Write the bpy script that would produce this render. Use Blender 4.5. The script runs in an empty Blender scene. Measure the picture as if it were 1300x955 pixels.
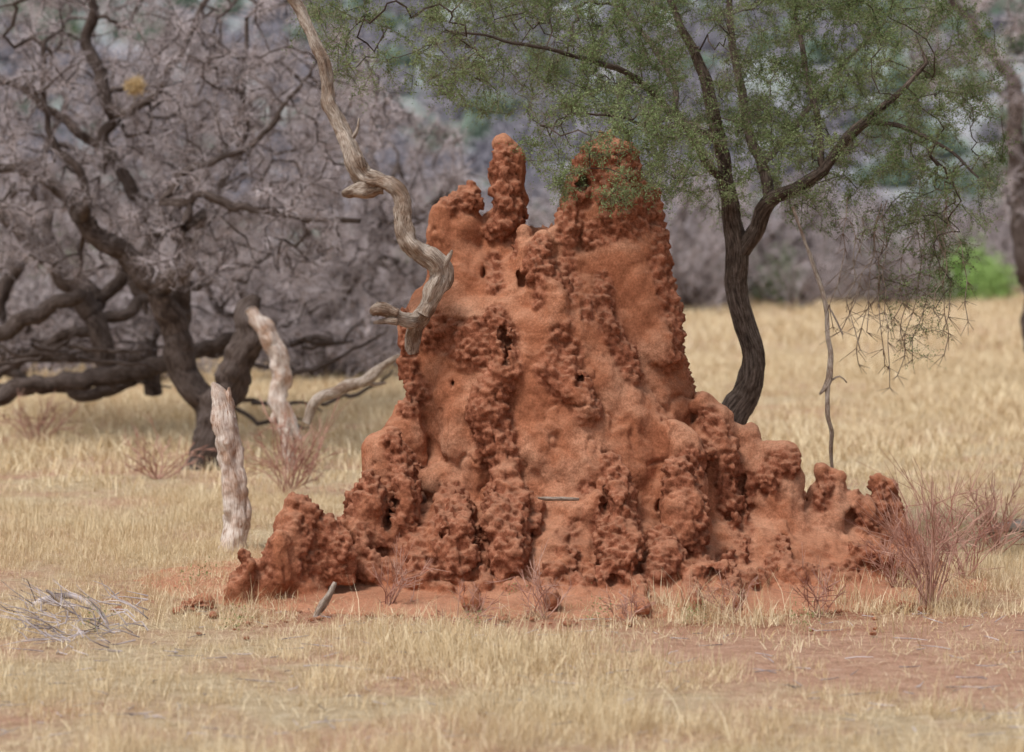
import bpy, math, numpy as np
from mathutils import Vector
rng=np.random.default_rng(7)
S=bpy.context.scene
# ------------------------------------------------------------ camera
F=3750.0; TH=math.atan(177.5/F); CAMZ=3.0
def P(px,py,d):
    u=(px-650)/F; v=(477.5-py)/F
    dy=math.cos(TH)+v*math.sin(TH); dz=-math.sin(TH)+v*math.cos(TH)
    return np.array([u*d/dy,d,CAMZ+dz*d/dy])
def M(px,d): return px*d/F
cam=bpy.data.cameras.new("camera"); co=bpy.data.objects.new("camera",cam); S.collection.objects.link(co)
co.location=(0,0,CAMZ); co.rotation_euler=(math.radians(90)-TH,0,0)
cam.sensor_width=36; cam.lens=36*F/1300; cam.clip_end=4000; cam.clip_start=0.5
cam.dof.use_dof=True; cam.dof.focus_distance=24.8; cam.dof.aperture_fstop=1.35
S.camera=co
# ------------------------------------------------------------ world/light
w=bpy.data.worlds.new("World"); S.world=w; w.use_nodes=True
nt=w.node_tree; nt.nodes.clear()
sky=nt.nodes.new('ShaderNodeTexSky'); sky.sky_type='NISHITA'; sky.sun_disc=False
EL,AZ=math.radians(60),math.radians(222)
sky.sun_elevation=EL; sky.sun_rotation=AZ; sky.dust_density=3; sky.air_density=1.0
hs=nt.nodes.new('ShaderNodeHueSaturation'); hs.inputs['Saturation'].default_value=0.4
bg=nt.nodes.new('ShaderNodeBackground'); bg.inputs[1].default_value=0.15
out=nt.nodes.new('ShaderNodeOutputWorld')
nt.links.new(sky.outputs[0],hs.inputs['Color']); nt.links.new(hs.outputs[0],bg.inputs[0]); nt.links.new(bg.outputs[0],out.inputs[0])
sl=bpy.data.lights.new("sun","SUN"); sl.energy=2.7; sl.angle=math.radians(14); sl.color=(1,0.97,0.93)
so=bpy.data.objects.new("sun",sl); S.collection.objects.link(so)
sd=Vector((math.sin(AZ)*math.cos(EL),math.cos(AZ)*math.cos(EL),math.sin(EL)))
so.rotation_euler=sd.to_track_quat('Z','Y').to_euler()
S.view_settings.view_transform='Standard'; S.view_settings.look='None'; S.view_settings.exposure=0
# ------------------------------------------------------------ noise
T=rng.random((64,64,64)).astype(np.float32)
def vn(p):
    i=np.floor(p).astype(np.int32); f=(p-i).astype(np.float32); f=f*f*(3-2*f)
    a=i&63; b=(i+1)&63
    x0,y0,z0=a.T; x1,y1,z1=b.T; fx,fy,fz=f.T
    c00=T[x0,y0,z0]*(1-fx)+T[x1,y0,z0]*fx; c10=T[x0,y1,z0]*(1-fx)+T[x1,y1,z0]*fx
    c01=T[x0,y0,z1]*(1-fx)+T[x1,y0,z1]*fx; c11=T[x0,y1,z1]*(1-fx)+T[x1,y1,z1]*fx
    return (c00*(1-fy)+c10*fy)*(1-fz)+(c01*(1-fy)+c11*fy)*fz
def fbm(p,o=3):
    s=0;a=1;t=0
    for k in range(o):
        s=s+a*(vn(p*(2.03**k)+17.3*k)-0.5);t+=a;a*=0.5
    return s/t*2
J=rng.random((32,32,32,3)).astype(np.float32)
def worley(p):
    i=np.floor(p).astype(np.int32); best=np.full(len(p),9.,np.float32)
    for a in (-1,0,1):
        for b in (-1,0,1):
            for c in (-1,0,1):
                q=i+np.array([a,b,c]); j=J[q[:,0]&31,q[:,1]&31,q[:,2]&31]
                d=((q+j-p)**2).sum(1); best=np.minimum(best,d)
    return np.sqrt(best)
def sstep(a,b,x):
    t=np.clip((x-a)/(b-a),0,1); return t*t*(3-2*t)
# ------------------------------------------------------------ material helper
def mat(name,rough=0.9):
    m=bpy.data.materials.new(name); m.use_nodes=True; n=m.node_tree.nodes; b=n['Principled BSDF']
    b.inputs['Roughness'].default_value=rough; b.inputs['Specular IOR Level'].default_value=0.12
    return m,m.node_tree,b
def N(t,ty,**k):
    n=t.nodes.new(ty)
    for a,v in k.items(): setattr(n,a,v)
    return n
def noise(t,scale,vec=None,detail=4,rough=0.6):
    n=N(t,'ShaderNodeTexNoise'); n.inputs['Scale'].default_value=scale; n.inputs['Detail'].default_value=detail; n.inputs['Roughness'].default_value=rough
    if vec is not None: t.links.new(vec,n.inputs['Vector'])
    return n
def ramp(t,fac,stops):
    r=N(t,'ShaderNodeValToRGB'); t.links.new(fac,r.inputs[0]); e=r.color_ramp.elements
    while len(e)<len(stops): e.new(0.5)
    for x,(p,c) in zip(e,stops):
        x.position=p; x.color=(*c,1) if len(c)==3 else c
    return r
def mix(t,fac,a,b,bt='MIX'):
    m=N(t,'ShaderNodeMix',data_type='RGBA',blend_type=bt)
    for s,v in ((m.inputs[0],fac),(m.inputs[6],a),(m.inputs[7],b)):
        if isinstance(v,(int,float)): s.default_value=v
        elif isinstance(v,tuple): s.default_value=(*v,1)
        else: t.links.new(v,s)
    return m.outputs[2]
def geo(t): return N(t,'ShaderNodeNewGeometry').outputs['Position']
def bump(t,b,h,strength,dist,prev=None):
    n=N(t,'ShaderNodeBump'); n.inputs['Strength'].default_value=strength; n.inputs['Distance'].default_value=dist
    t.links.new(h,n.inputs['Height'])
    if prev is not None: t.links.new(prev,n.inputs['Normal'])
    t.links.new(n.outputs[0],b.inputs['Normal']); return n.outputs[0]
def attr(t,name):
    a=N(t,'ShaderNodeAttribute'); a.attribute_name=name; return a
def mound_mat():
    m,t,b=mat("termite_clay",0.95); p=geo(t)
    n1=noise(t,1.6,p,5,0.6); n2=noise(t,12,p,6,0.7); n3=noise(t,55,p,4,0.75)
    c1=ramp(t,n1.outputs[0],[(0.34,(0.40,0.145,0.074)),(0.50,(0.52,0.208,0.112)),(0.66,(0.63,0.320,0.200))])
    c2=ramp(t,n2.outputs[0],[(0.32,(0.21,0.072,0.038)),(0.5,(0.36,0.128,0.070)),(0.70,(0.52,0.215,0.128))])
    r=attr(t,"crust")
    c=mix(t,r.outputs['Fac'],c1.outputs[0],c2.outputs[0])
    g=ramp(t,n2.outputs[0],[(0.38,(0.76,0.73,0.70)),(0.62,(1.08,1.08,1.08))])
    c=mix(t,0.7,c,g.outputs[0],'MULTIPLY')
    g3=ramp(t,n3.outputs[0],[(0.38,(0.64,0.60,0.57)),(0.55,(1.0,1.0,1.0)),(0.68,(1.2,1.23,1.25))])
    c=mix(t,0.8,c,g3.outputs[0],'MULTIPLY')
    # paler clay tone mixed in on upward facing ledges
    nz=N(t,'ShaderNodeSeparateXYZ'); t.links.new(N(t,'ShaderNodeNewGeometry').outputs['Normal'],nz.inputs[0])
    ledge_mix=N(t,'ShaderNodeMapRange'); t.links.new(nz.outputs['Z'],ledge_mix.inputs[0]); ledge_mix.inputs[1].default_value=0.25; ledge_mix.inputs[2].default_value=0.95; ledge_mix.inputs[4].default_value=0.38
    c=mix(t,ledge_mix.outputs[0],c,(0.62,0.34,0.215))
    t.links.new(c,b.inputs['Base Color'])
    n4=noise(t,26,p,8,0.85)
    q=bump(t,b,n4.outputs[0],0.85,0.038)
    return m
def wood_mat(name,dark,mid,light,fs=1.0,bs=0.6,lo=(0.55,0.48,0.42)):
    m,t,b=mat(name,0.85); a=attr(t,"fib")
    n=noise(t,2.2*fs,a.outputs['Vector'],6,0.65); p=geo(t); n2=noise(t,4.5,p,5,0.7)
    c=ramp(t,n.outputs[0],[(0.34,dark),(0.5,mid),(0.68,light)])
    g=ramp(t,n2.outputs[0],[(0.38,lo),(0.55,(1.1,1.08,1.06))])
    c=mix(t,0.9,c.outputs[0],g.outputs[0],'MULTIPLY')
    t.links.new(c,b.inputs['Base Color']); bump(t,b,n.outputs[0],bs,0.02)
    return m
def leaf_mat(name,a,b_,tr=0.3,haze=None):
    m=bpy.data.materials.new(name); m.use_nodes=True; t=m.node_tree; t.nodes.clear()
    o=N(t,'ShaderNodeOutputMaterial'); d=N(t,'ShaderNodeBsdfDiffuse'); tl=N(t,'ShaderNodeBsdfTranslucent'); mx=N(t,'ShaderNodeMixShader'); mx.inputs[0].default_value=tr
    at=attr(t,"tint"); oi=N(t,'ShaderNodeObjectInfo')
    ad=N(t,'ShaderNodeMath',operation='ADD'); t.links.new(at.outputs['Fac'],ad.inputs[0]); 
    ml=N(t,'ShaderNodeMath',operation='MULTIPLY'); t.links.new(oi.outputs['Random'],ml.inputs[0]); ml.inputs[1].default_value=0.6
    sb=N(t,'ShaderNodeMath',operation='SUBTRACT'); t.links.new(ml.outputs[0],sb.inputs[0]); sb.inputs[1].default_value=0.3
    t.links.new(sb.outputs[0],ad.inputs[1])
    c=mix(t,ad.outputs[0],a,b_)
    t.links.new(c,d.inputs[0]); 
    if tr>0:
        t.links.new(c,tl.inputs[0]); t.links.new(d.outputs[0],mx.inputs[1]); t.links.new(tl.outputs[0],mx.inputs[2]); t.links.new(mx.outputs[0],o.inputs[0])
    else: t.links.new(d.outputs[0],o.inputs[0])
    return m
# ------------------------------------------------------------ mesh helpers
def mk(name,V,Fc,mats,link=True,smooth=False,attrs=None,midx=None):
    me=bpy.data.meshes.new(name); V=np.asarray(V,np.float32)
    Fc=[np.asarray(f,np.int32) for f in (Fc if isinstance(Fc,list) else [Fc]) if len(f)]
    me.vertices.add(len(V)); me.vertices.foreach_set("co",V.ravel())
    nl=sum(f.size for f in Fc); nf=sum(len(f) for f in Fc)
    me.loops.add(nl); me.polygons.add(nf)
    me.loops.foreach_set("vertex_index",np.concatenate([f.ravel() for f in Fc]))
    tot=np.concatenate([np.full(len(f),f.shape[1],np.int32) for f in Fc]); st=np.concatenate([[0],np.cumsum(tot)[:-1]]).astype(np.int32)
    me.polygons.foreach_set("loop_start",st); me.polygons.foreach_set("loop_total",tot)
    if midx is not None: me.polygons.foreach_set("material_index",np.asarray(midx,np.int32))
    me.polygons.foreach_set("use_smooth",np.full(nf,smooth))
    for k,(ty,v) in (attrs or {}).items():
        a=me.attributes.new(k,ty,'POINT'); a.data.foreach_set("vector" if ty=='FLOAT_VECTOR' else "value",np.asarray(v,np.float32).ravel())
    me.update(calc_edges=True)
    for mm in (mats if isinstance(mats,(list,tuple)) else [mats]): me.materials.append(mm)
    ob=bpy.data.objects.new(name,me)
    if link: S.collection.objects.link(ob)
    return ob
class Tubes:
    def __init__(s): s.V=[];s.Q=[];s.fib=[];s.n=0
    def add(s,pts,rad,sides=8,lump=0.0,cap=True,seed=0):
        pts=np.asarray(pts,float); rad=np.asarray(rad,float); n=len(pts)
        if n<2: return
        t=np.gradient(pts,axis=0); t/=np.linalg.norm(t,axis=1)[:,None]+1e-9
        md=np.abs(pts[-1]-pts[0]); ref=np.zeros(3); ref[np.argmin(md)]=1
        u=np.cross(t,ref); u/=np.linalg.norm(u,axis=1)[:,None]+1e-9; v=np.cross(t,u)
        th=np.arange(sides)*2*math.pi/sides
        R=np.repeat(rad[:,None],sides,1)
        L=np.concatenate([[0],np.cumsum(np.linalg.norm(np.diff(pts,axis=0),axis=1))])
        if lump>0:
            q=np.stack([np.cos(th)[None]*1.3+0*L[:,None]+seed,np.sin(th)[None]*1.3+0*L[:,None],0*th[None]+L[:,None]*6],-1).reshape(-1,3)
            nz=fbm(q,4).reshape(n,sides)
            q2=q*np.array([2.2,2.2,0.5])+7; nz2=fbm(q2,2).reshape(n,sides)
            R=R*(1+lump*nz*1.9+lump*nz2*1.2)
        ring=pts[:,None]+R[...,None]*(np.cos(th)[None,:,None]*u[:,None]+np.sin(th)[None,:,None]*v[:,None])
        s.V.append(ring.reshape(-1,3))
        mr=rad.mean()*60
        s.fib.append(np.stack([np.cos(th)[None]*mr+0*L[:,None]+seed,np.sin(th)[None]*mr+0*L[:,None],0*th[None]+L[:,None]*4],-1).reshape(-1,3))
        i=np.arange(n-1)[:,None]*sides+s.n; k=np.arange(sides)[None]; k2=(k+1)%sides
        s.Q.append(np.stack([i+k,i+k2,i+sides+k2,i+sides+k],-1).reshape(-1,4)); s.n+=n*sides
        if cap:
            for e,sg in ((0,-1),(n-1,1)):
                s.V.append((pts[e]+t[e]*sg*rad[e]*0.3)[None]); s.fib.append(np.zeros((1,3))); c=s.n; s.n+=1
                b=(s.n-1-n*sides) if e==0 else (s.n-2-sides)
                kk=np.arange(sides); s.Q.append(np.stack([b+kk,b+(kk+1)%sides,np.full(sides,c),np.full(sides,c)],-1))
    def obj(s,name,m,link=True):
        V=np.concatenate(s.V); Q=np.concatenate(s.Q)
        deg=Q[:,2]==Q[:,3]
        return mk(name,V,[Q[~deg],Q[deg][:,:3]],m,link,True,{"fib":('FLOAT_VECTOR',np.concatenate(s.fib))})
def cr(pts,step):
    p=np.asarray(pts,float); p=np.vstack([2*p[0]-p[1],p,2*p[-1]-p[-2]]); o=[]
    for i in range(1,len(p)-2):
        L=np.linalg.norm(p[i+1,:3]-p[i,:3]); n=max(1,int(L/step)); t=(np.arange(n)/n)[:,None]
        a,b,c,d=p[i-1],p[i],p[i+1],p[i+2]
        o.append(0.5*((2*b)+(c-a)*t+(2*a-5*b+4*c-d)*t**2+(3*b-a-3*c+d)*t**3))
    o.append(p[-2][None]); return np.vstack(o)
def sk(rows,D=None,step=0.08):
    o=[]
    for r in rows:
        d=r[3] if len(r)>3 else D
        o.append([*P(r[0],r[1],d),M(r[2],d)])
    return cr(o,step)
def limb(tb,rows,D=None,step=0.05,sides=12,lump=0.25,wob=0.0,seed=0.0):
    a=sk(rows,D,step)
    if wob>0: a[:,:3]+=np.stack([fbm(a[:,:3]*4+9*k+seed,2) for k in range(3)],-1)*wob
    tb.add(a[:,:3],np.maximum(a[:,3],0.002),sides,lump,True,seed)
def grow(skel,targets,step,rt,jit=0.12,arch=0.15,rmin=0.002,expo=0.5,tb=None,sides=5,lump=0.15,wob=0.0):
    pos=[];par=[];rad=[]
    def push(p,pa,r): pos.append(p);par.append(pa);rad.append(r);return len(pos)-1
    for si,a in enumerate(skel):
        a=a.copy()
        if wob>0:
            wv=np.stack([fbm(a[:,:3]*1.6+9*k+3.1,3) for k in range(3)],-1)*wob; a[:,:3]+=wv-wv[0]
        if si==0: pr=-1
        else:
            Q=np.array(pos); pr=int(np.argmin(((Q-a[0,:3])**2).sum(1)))
        for r in (a if si==0 else a[1:]): pr=push(r[:3],pr,r[3])
    ns=len(pos); cap=ns+len(targets)*40
    A=np.zeros((cap,3)); A[:ns]=pos; n=ns; par=par+[0]*(cap-ns)
    B=A[:ns]
    dd=np.array([((B-t)**2).sum(1).min() for t in targets]); targets=targets[np.argsort(dd)]
    for tg in targets:
        d=np.linalg.norm(A[:n]-tg,axis=1); j=int(np.argmin(d)); L=d[j]
        if L<step*0.7: continue
        k=min(38,max(2,int(L/step))); tt=(np.arange(1,k+1)/k)
        pth=A[j]+(tg-A[j])*tt[:,None]
        pth[:,2]+=np.sin(tt*math.pi)*L*arch
        pth[:-1]+=rng.normal(0,jit*step,(k-1,3))
        A[n:n+k]=pth; par[n]=j
        for q in range(1,k): par[n+q]=n+q-1
        n+=k
    A=A[:n]; par=np.array(par[:n]); cnt=np.zeros(n)
    ch=[[] for _ in range(n)]
    for i in range(n):
        if par[i]>=0: ch[par[i]].append(i)
    for i in range(n-1,-1,-1):
        if not ch[i]: cnt[i]+=1
        if par[i]>=0: cnt[par[i]]+=cnt[i]
    R=np.maximum(rmin,rt*cnt**expo)
    R[:ns]=np.maximum(np.array(rad[:ns]),0)
    for i in range(ns,n): R[i]=min(R[i],R[par[i]]*0.85 if par[i]<ns else R[par[i]])
    stack=[0]
    while stack:
        i=stack.pop(); path=[i] if par[i]<0 else [par[i],i]
        while True:
            c=ch[path[-1]]
            if not c: break
            m_=max(c,key=lambda x:(x<ns)*1e6+cnt[x])
            for x in c:
                if x!=m_: stack.append(x)
            path.append(m_)
        pr=R[path].copy()
        if par[i]>=0: pr[0]=pr[1]
        tb.add(A[path],pr,(14 if pr.max()>0.05 else sides if pr.max()>0.012 else 3),lump if pr.max()>0.03 else 0,False,float(i%97))
    return A,par,cnt,R,ns
def twigs(P0,D,L,r,bend=0.15):
    n=len(P0); D=D/np.linalg.norm(D,axis=1)[:,None]
    ax=rng.normal(size=(n,3)); u=np.cross(D,ax); u/=np.linalg.norm(u,axis=1)[:,None]+1e-9; v=np.cross(D,u)
    Lc=L[:,None]; off=u*(rng.normal(0,bend,n)*L)[:,None]
    C=np.stack([P0,P0+D*Lc*0.5+off,P0+D*Lc],1)
    rr=np.stack([r,r*0.75,r*0.3],1); th=np.array([0,2.094,4.189])
    ring=C[:,:,None]+rr[:,:,None,None]*(np.cos(th)[None,None,:,None]*u[:,None,None]+np.sin(th)[None,None,:,None]*v[:,None,None])
    V=ring.reshape(-1,3); b=np.arange(n)[:,None,None]*9
    k=np.arange(3)[None,None]; l=np.arange(2)[None,:,None]*3
    Q=np.stack([b+l+k,b+l+(k+1)%3,b+l+3+(k+1)%3,b+l+3+k],-1).reshape(-1,4)
    return V,Q,C
def leafquads(pts,ln,wd,up=0.3):
    n=len(pts); a=rng.normal(size=(n,3)); a[:,2]+=up; a/=np.linalg.norm(a,axis=1)[:,None]
    b=np.cross(a,rng.normal(size=(n,3))); b/=np.linalg.norm(b,axis=1)[:,None]
    l=(ln*rng.uniform(0.6,1.3,n))[:,None]; w_=(wd*rng.uniform(0.6,1.3,n))[:,None]
    V=np.stack([pts,pts+a*l*0.5+b*w_*0.5,pts+a*l,pts+a*l*0.5-b*w_*0.5],1).reshape(-1,3)
    Q=np.arange(n*4).reshape(n,4); return V,Q
def scatter(name,pts,rot,scl,idx,protos):
    col=bpy.data.collections.new(name+"_parts")
    for o in protos: col.objects.link(o)
    me=bpy.data.meshes.new(name); me.vertices.add(len(pts)); me.vertices.foreach_set("co",np.asarray(pts,np.float32).ravel())
    a=me.attributes.new("rot",'FLOAT_VECTOR','POINT'); a.data.foreach_set("vector",np.asarray(rot,np.float32).ravel())
    a=me.attributes.new("scl",'FLOAT','POINT'); a.data.foreach_set("value",np.asarray(scl,np.float32))
    a=me.attributes.new("pidx",'INT','POINT'); a.data.foreach_set("value",np.asarray(idx,np.int32))
    ob=bpy.data.objects.new(name,me); S.collection.objects.link(ob)
    g=bpy.data.node_groups.new(name,'GeometryNodeTree')
    g.interface.new_socket("Geometry",in_out='INPUT',socket_type='NodeSocketGeometry'); g.interface.new_socket("Geometry",in_out='OUTPUT',socket_type='NodeSocketGeometry')
    gi=g.nodes.new('NodeGroupInput'); go=g.nodes.new('NodeGroupOutput'); ip=g.nodes.new('GeometryNodeInstanceOnPoints'); ci=g.nodes.new('GeometryNodeCollectionInfo')
    ci.inputs['Collection'].default_value=col; ci.inputs['Separate Children'].default_value=True; ci.inputs['Reset Children'].default_value=True
    def na(nm,ty):
        x=g.nodes.new('GeometryNodeInputNamedAttribute'); x.data_type=ty; x.inputs[0].default_value=nm; return x.outputs[0]
    e=g.nodes.new('FunctionNodeEulerToRotation'); g.links.new(na("rot",'FLOAT_VECTOR'),e.inputs[0])
    g.links.new(gi.outputs[0],ip.inputs['Points']); g.links.new(ci.outputs[0],ip.inputs['Instance']); ip.inputs['Pick Instance'].default_value=True
    g.links.new(na("pidx",'INT'),ip.inputs['Instance Index']); g.links.new(e.outputs[0],ip.inputs['Rotation']); g.links.new(na("scl",'FLOAT'),ip.inputs['Scale'])
    g.links.new(ip.outputs[0],go.inputs[0])
    md=ob.modifiers.new("scatter",'NODES'); md.node_group=g
    return ob
# ------------------------------------------------------------ MOUND field
H=0.018
X0,X1,Y0,Y1,Z0,Z1=-3.6,4.5,22.8,28.5,-0.1,4.1
gx=np.arange(X0,X1,H,dtype=np.float32); gy=np.arange(Y0,Y1,H,dtype=np.float32); gz=np.arange(Z0,Z1,H,dtype=np.float32)
Fd=np.full((len(gx),len(gy),len(gz)),1.0,np.float32)
rough=[]
def rc_dist(p,a,b,ra,rb):
    ba=b-a; t=np.clip(((p-a)@ba)/max(ba@ba,1e-9),0,1); return np.linalg.norm(p-(a+t[...,None]*ba),axis=-1)-(ra+t*(rb-ra))
def add_rc(a,b,ra,rb,k=0.08,sub=False,ysc=1.0):
    a=np.array(a,np.float32);b=np.array(b,np.float32); R=max(ra,rb)+k+0.25
    lo=np.minimum(a,b)-R*max(1,ysc); hi=np.maximum(a,b)+R*max(1,ysc)
    ix=[np.searchsorted(g,[l,h]) for g,l,h in zip((gx,gy,gz),lo,hi)]
    x=gx[ix[0][0]:ix[0][1]][:,None,None]; y=gy[ix[1][0]:ix[1][1]][None,:,None]; z=gz[ix[2][0]:ix[2][1]][None,None,:]
    if x.size==0 or y.size==0 or z.size==0: return
    ba=b-a; L=max(float(ba@ba),1e-9)
    t=np.clip(((x-a[0])*ba[0]+(y-a[1])*ba[1]+(z-a[2])*ba[2])/L,0,1)
    d=np.sqrt((x-a[0]-t*ba[0])**2+((y-a[1]-t*ba[1])/ysc)**2+(z-a[2]-t*ba[2])**2)-(ra+t*(rb-ra))
    sl_=(slice(*ix[0]),slice(*ix[1]),slice(*ix[2])); f=Fd[sl_]
    if sub:
        d=-d; h=np.clip(0.5-0.5*(d-f)/k,0,1); Fd[sl_]=d*(1-h)+f*h+k*h*(1-h)
    else:
        h=np.clip(0.5+0.5*(d-f)/k,0,1); Fd[sl_]=d*(1-h)+f*h-k*h*(1-h)
def chain(rows,D,k=0.1,ysc=1.0,rgh=False,sub=False):
    for r,s in zip(rows[:-1],rows[1:]):
        d0=r[3] if len(r)>3 else D; d1=s[3] if len(s)>3 else D
        a,b=P(r[0],r[1],d0),P(s[0],s[1],d1); ra,rb=M(r[2],d0),M(s[2],d1)
        add_rc(a,b,ra,rb,k,sub,ysc)
        if rgh: rough.append((a,b,ra,rb))
def ellip(c,r,k=0.15):
    y=gy[None,:,None]-c[1];z=gz[None,None,:]-c[2]
    for i0 in range(0,len(gx),64):
        x=gx[i0:i0+64][:,None,None]-c[0]
        k0=np.sqrt((x/r[0])**2+(y/r[1])**2+(z/r[2])**2); k1=np.sqrt((x/r[0]**2)**2+(y/r[1]**2)**2+(z/r[2]**2)**2)+1e-6
        f=Fd[i0:i0+64]; d=(k0*(k0-1)/k1).astype(np.float32); h=np.clip(0.5+0.5*(d-f)/k,0,1); Fd[i0:i0+64]=d*(1-h)+f*h-k*h*(1-h)
ellip((0.45,25.75,-0.02),(3.75,2.6,0.13),0.05)
ellip((0.45,26.0,-0.1),(2.95,2.05,0.50)); ellip((0.35,25.9,0.0),(1.9,1.6,0.95),0.3)
ellip((1.95,26.1,0.0),(1.4,1.25,0.78),0.2); ellip((2.45,26.0,-0.05),(1.4,1.15,0.60),0.15); ellip((-0.9,25.6,-0.05),(1.15,1.05,0.58),0.2)
chain([(705,400,110),(688,450,155),(695,530,168),(720,610,180),(735,720,215)],26.1,0.12)
# towers
chain([(768,202,30),(774,225,38),(777,270,54),(780,330,62),(788,420,70),(806,520,78)],25.85,0.06)
chain([(745,200,12),(734,225,14),(730,255,16),(732,300,22)],25.7,0.03)
chain([(798,190,10),(803,225,13),(806,260,18)],25.7,0.03)
chain([(768,178,10),(775,200,16)],25.8,0.03)
chain([(828,250,12),(832,300,14),(828,370,28),(836,440,28),(850,510,36)],25.8,0.03,rgh=True)
chain([(638,184,13),(652,200,16),(644,222,24),(650,250,20),(640,290,27),(640,350,38)],25.8,0.03)
chain([(598,246,13),(582,262,17),(586,290,26),(570,312,28),(588,360,46),(566,420,58),(560,500,50)],25.75,0.05)
chain([(560,268,11),(554,300,14),(564,330,18)],25.6,0.03)
chain([(690,306,15),(682,322,20),(684,345,28),(692,375,42),(700,420,50)],25.4,0.04)
chain([(664,296,11),(665,340,22),(650,380,30)],25.5,0.04)
chain([(708,296,11),(722,335,18),(728,380,28)],25.5,0.04)
# right lower pillars
chain([(893,512,15),(912,528,17),(903,560,30),(900,640,40)],25.5,0.04)
chain([(930,550,13),(950,556,16),(948,575,24),(960,600,34),(975,680,40)],25.6,0.05)
chain([(975,572,15),(1000,578,16),(992,610,30),(990,680,38)],25.5,0.04)
chain([(1044,600,11),(1058,608,12),(1050,635,24),(1052,670,38),(1055,710,50)],25.6,0.05)
chain([(1018,650,16),(1020,690,26)],25.5,0.05)
chain([(1112,614,11),(1130,622,13),(1122,650,26),(1132,710,38)],25.8,0.05)
chain([(1085,632,11),(1096,650,18),(1100,690,34)],25.6,0.05)
chain([(1160,690,14),(1170,725,22)],25.7,0.06)
chain([(858,548,16),(872,575,24),(865,620,34),(870,690,34)],25.1,0.05)
# left lower
chain([(518,520,16),(510,560,26),(505,610,34)],25.4,0.06)
chain([(498,552,14),(482,566,15),(490,590,24),(486,625,28),(490,680,40)],25.0,0.05)
chain([(470,610,13),(455,640,20),(455,680,32),(450,730,36)],24.7,0.05,rgh=True)
chain([(378,640,13),(395,652,15),(380,676,30),(378,715,34),(385,760,34)],24.3,0.04,rgh=True)
chain([(415,668,16),(420,720,26)],24.3,0.04,rgh=True)
chain([(355,690,14),(345,735,22),(330,765,20)],24.1,0.04,rgh=True)
chain([(308,704,8),(314,718,10),(303,745,17),(300,770,18)],24.0,0.03,rgh=True)
chain([(262,765,10),(245,772,12)],23.8,0.03,rgh=True)
def surf(px,py):
    d=25.0
    for _ in range(4):
        q=P(px,py,d); i=int(np.clip((q[0]-X0)/H,0,len(gx)-1)); k=int(np.clip((q[2]-Z0)/H,0,len(gz)-1))
        c=Fd[i,:,k]<0
        if not c.any(): return None
        d=float(gy[int(np.argmax(c))])
    return d
def rib(rows,out=0.3,k=0.035,rgh=True,ysc=1.0):
    rr=[]
    for r in rows:
        d=surf(r[0],r[1])
        if d is None: continue
        rr.append((r[0],r[1],r[2],d+M(r[2],25)*(1-2*out)))
    if len(rr)>1: chain(rr,25,k,ysc,rgh)
rib([(628,400,12),(640,430,18),(642,470,22),(625,505,26),(622,530,30),(632,565,27),(640,590,24)],0.5)
rib([(640,608,18),(645,640,32),(640,675,34),(645,705,28)],0.8)
rib([(574,625,16),(575,655,26),(578,690,32),(580,720,24)],0.8)
rib([(545,660,16),(535,700,26),(530,730,24)],0.7)
rib([(775,588,14),(782,625,24),(778,650,28),(785,690,32),(785,715,26)],0.75)
rib([(862,600,20),(868,640,28),(872,680,30)],0.7)
rib([(720,462,12),(730,490,20),(742,520,22)],0.35)
rib([(700,440,10),(690,470,14),(720,500,16)],0.3)
rib([(768,370,10),(772,420,14),(790,450,18),(800,480,16)],0.3)
rib([(835,300,12),(838,360,18),(850,400,20),(845,450,24)],0.5)
rib([(550,250,10),(575,262,16),(600,255,14)],0.4)
rib([(640,200,16),(642,240,18),(640,290,18)],0.4)
rib([(745,200,14),(740,235,18),(725,270,16),(720,300,14)],0.3)
rib([(780,200,12),(785,225,16),(770,250,16)],0.3)
rib([(686,315,16),(684,345,22)],0.3)
rib([(516,430,10),(520,470,16),(535,500,14)],0.4)
rib([(500,560,14),(515,600,22),(505,650,26),(510,690,26)],0.6)
rib([(900,530,14),(920,570,18),(925,640,22)],0.3)
rib([(985,585,12),(975,610,16)],0.4); rib([(1050,608,9),(1042,640,12)],0.3); rib([(1120,620,9),(1118,650,12)],0.3)
rib([(840,690,22),(845,715,28),(830,730,22)],0.6)
rib([(890,735,18),(912,742,26),(935,745,20)],0.9)
rib([(985,720,18),(1005,732,22),(1030,735,16)],0.6)
rib([(1090,700,16),(1110,712,24),(1130,720,18)],0.5)
rib([(470,720,20),(500,735,22),(540,735,18)],0.5)
for x_,y_,r_ in [(600,745,12),(655,745,13),(700,725,12),(740,735,10),(720,700,9),(690,742,10),(960,735,14),(1045,742,11),(1075,738,12),(810,740,14),(560,745,12),(430,755,13),(480,755,10)]:
    rib([(x_-8,y_,r_*.8),(x_+8,y_+3,r_)],0.6,0.03)
for _ in range(80):
    px=rng.uniform(420,1010); py=rng.uniform(560,750)
    if 680<px<760 and py<700: continue
    if 520<px<890 and py<620: continue
    d=surf(px,py)
    if d is None: continue
    r=rng.uniform(4,14); rib([(px,py,r*0.8),(px+rng.uniform(-8,8),py+rng.uniform(8,34),r)],rng.uniform(0.2,0.6),0.025)
for _ in range(40):
    px=rng.uniform(510,860); py=rng.uniform(230,540)
    d=surf(px,py)
    if d is None or (540<px<770 and py>380) or (px>765 and 300<py<540): continue
    r=rng.uniform(4,13); rib([(px,py,r*0.7),(px+rng.uniform(-6,6),py+rng.uniform(10,40),r)],rng.uniform(0.1,0.4),0.03)
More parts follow.
